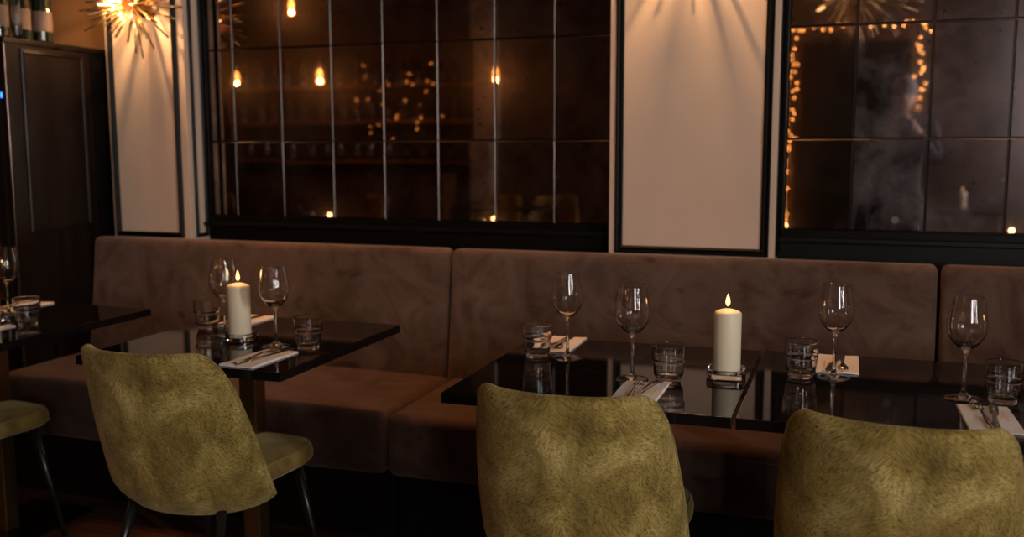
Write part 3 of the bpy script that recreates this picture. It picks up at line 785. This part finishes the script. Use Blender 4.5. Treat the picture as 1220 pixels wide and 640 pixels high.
# fittings for the added ceiling downlights
for x, y, z, e in SPOTS:
    root = empty('added_downlight', (x, y, ZC)); tag(root, 'unseen brass-ringed ceiling downlight added for warm light', 'lamp', 'added ceiling downlights')
    bm = bmesh.new(); lathe(bm, [(.045, -.004), (.06, -.004), (.06, 0), (.045, 0), (.045, -.004)], 24); bm_obj('ring', bm, M['brass'], root)
    bm = bmesh.new(); lathe(bm, [(0, -.002), (.044, -.002)], 24); bm_obj('lens', bm, M['down'], root)

# ------------------------------------------------------------------ photographer, reflected in the right mirror
def skin_obj(name, verts, edges, radii, mat, parent, rootv=0, sub=2):
    me = bpy.data.meshes.new(name); me.from_pydata(verts, edges, []); o = link(name, me, mat, parent)
    sm = o.modifiers.new('skin', 'SKIN'); sm.use_smooth_shade = True
    for i, rr in enumerate(radii):
        sv = me.skin_vertices[0].data[i] if me.skin_vertices else None
        if sv: sv.radius = rr if isinstance(rr, tuple) else (rr, rr)
    return o
def skinned(name, V_, E_, Rr, mat, parent, rootv=0, sub=2):
    me = bpy.data.meshes.new(name); me.from_pydata(V_, E_, [])
    o = bpy.data.objects.new(name, me); col.objects.link(o); o.parent = parent; me.materials.append(mat)
    md = o.modifiers.new('skin', 'SKIN'); md.use_smooth_shade = True
    lay = me.skin_vertices
    if not lay:
        bpy.context.view_layer.objects.active = o
        bmx = bmesh.new(); bmx.from_mesh(me); bmx.verts.layers.skin.verify(); bmx.to_mesh(me); bmx.free()
    for i, rr in enumerate(Rr):
        s_ = me.skin_vertices[0].data[i]; s_.radius = rr if isinstance(rr, tuple) else (rr, rr); s_.use_root = (i == rootv)
    sb = o.modifiers.new('subsurf', 'SUBSURF'); sb.levels = sub; sb.render_levels = sub
    return o
per = empty('person', (.33, -.42, 0)); tag(per, 'person in a grey knit hat raising a camera, a small reflection in the right mirror', 'person')
def arm(s):   # shoulder, elbow, wrist, palm
    return [(s*.18, 0, 1.43), (s*.23, .10, 1.20), (s*.09, .27, 1.40), (s*.06, .31, 1.45)]
V_ = [(0, 0, .95), (0, 0, 1.12), (0, -.01, 1.30), (0, -.01, 1.43), (0, 0, 1.50), (0, .01, 1.545)]
E_ = [(0, 1), (1, 2), (2, 3), (3, 4), (4, 5)]; Rr = [(.11, .08), (.10, .07), (.11, .08), (.09, .06), (.05, .05), (.05, .052)]
for s in (-1, 1):
    b0 = len(V_); A = arm(s); V_ += A; E_ += [(3, b0), (b0, b0+1), (b0+1, b0+2), (b0+2, b0+3)]; Rr += [.048, .036, .027, (.034, .018)]
    for k in range(5):
        q = len(V_); wx, wy, wz = A[3]
        if k < 4:
            V_ += [(wx-s*.012, wy+.02, wz+.028-.017*k), (wx-s*.035, wy+.045-abs(k-1.5)*.003, wz+.030-.017*k), (wx-s*.052, wy+.028, wz+.030-.017*k)]
        else:
            V_ += [(wx-s*.006, wy-.012, wz-.02), (wx-s*.028, wy-.018, wz-.012), (wx-s*.045, wy-.012, wz-.002)]
        E_ += [(b0+3, q), (q, q+1), (q+1, q+2)]; Rr += [.0095, .0085, .007]
    b0 = len(V_); V_ += [(s*.09, 0, .90), (s*.10, .02, .50), (s*.11, -.02, .09), (s*.12, .13, .03)]; E_ += [(0, b0), (b0, b0+1), (b0+1, b0+2), (b0+2, b0+3)]; Rr += [.07, .05, .036, (.04, .03)]
body = skinned('body', V_, E_, Rr, M['skin'], per)
# head with face
bm = bmesh.new(); bmesh.ops.create_uvsphere(bm, u_segments=32, v_segments=24, radius=1)
for v_ in bm.verts:
    x, y, z = v_.co; 
    jaw = max(0, -z); x *= .074*(1-.30*jaw**1.5); yy = y*.095*(1-.12*jaw); zz_ = z*.118
    yy += .012*jaw*(y > 0)
    nose = math.exp(-((x/.011)**2+((zz_+.012)/.02)**2)); eye = sum(math.exp(-(((x-e)/.014)**2+((zz_-.012)/.010)**2)) for e in (-.031, .031))
    mouth = math.exp(-((x/.022)**2+((zz_+.052)/.005)**2))
    if y > 0: yy += .022*nose-.008*eye-.004*mouth
    v_.co = (x, yy+.015, zz_+1.645)
for s in (-1, 1):
    t_ = bmesh.new(); bmesh.ops.create_uvsphere(t_, u_segments=12, v_segments=8, radius=1)
    for v_ in t_.verts: v_.co = (s*.076+v_.co.x*.009, v_.co.y*.018+.01, v_.co.z*.03+1.64)
    mt = bpy.data.meshes.new('t'); t_.to_mesh(mt); t_.free(); bm.from_mesh(mt)
bm_obj('head', bm, M['skin'], per, smooth=True)
bm = bmesh.new(); lathe(bm, [(.086, 1.655), (.092, 1.665), (.090, 1.70), (.080, 1.745), (.055, 1.785), (.02, 1.80), (0, 1.802)], 32, (0, .008, 0))
for v_ in bm.verts: v_.co.y *= 1.18
bm_obj('knit_hat', bm, M['greyhat'], per, smooth=True)
SV = [(0, 0, .84), (0, 0, 1.12), (0, -.01, 1.30), (0, -.01, 1.43), (0, 0, 1.475)]; SE = [(0, 1), (1, 2), (2, 3), (3, 4)]; SR = [(.165, .125), (.145, .115), (.165, .125), (.13, .10), (.068, .068)]
for s in (-1, 1):
    b0 = len(SV); A = arm(s); SV += A[:3]; SE += [(3, b0), (b0, b0+1), (b0+1, b0+2)]; SR += [.075, .058, .04]
skinned('sweater', SV, SE, SR, M['cloth'], per)
TV = [(0, 0, 1.06), (0, 0, .90)]; TE = [(0, 1)]; TR = [(.165, .13), (.165, .13)]
for s in (-1, 1):
    b0 = len(TV); TV += [(s*.09, 0, .82), (s*.10, .02, .50), (s*.11, -.02, .10)]; TE += [(1, b0), (b0, b0+1), (b0+1, b0+2)]; TR += [.105, .078, .062]
skinned('trousers', TV, TE, TR, M['cloth'], per)
hc = empty('handheld_camera', (.33, -.075, 1.455)); tag(hc, 'black camera held up in front of the reflected person', 'camera')
bm = bmesh.new(); box(bm, (-.05, -.02, -.035), (.05, .02, .035), .006); box(bm, (-.02, -.015, .03), (.02, .015, .05), .005); bm_obj('body', bm, M['camera_body'], hc)
bm = bmesh.new(); tube(bm, [(0, .018, 0), (0, .08, 0)], [.03, .032], 24); bm_obj('lens', bm, M['camera_body'], hc)
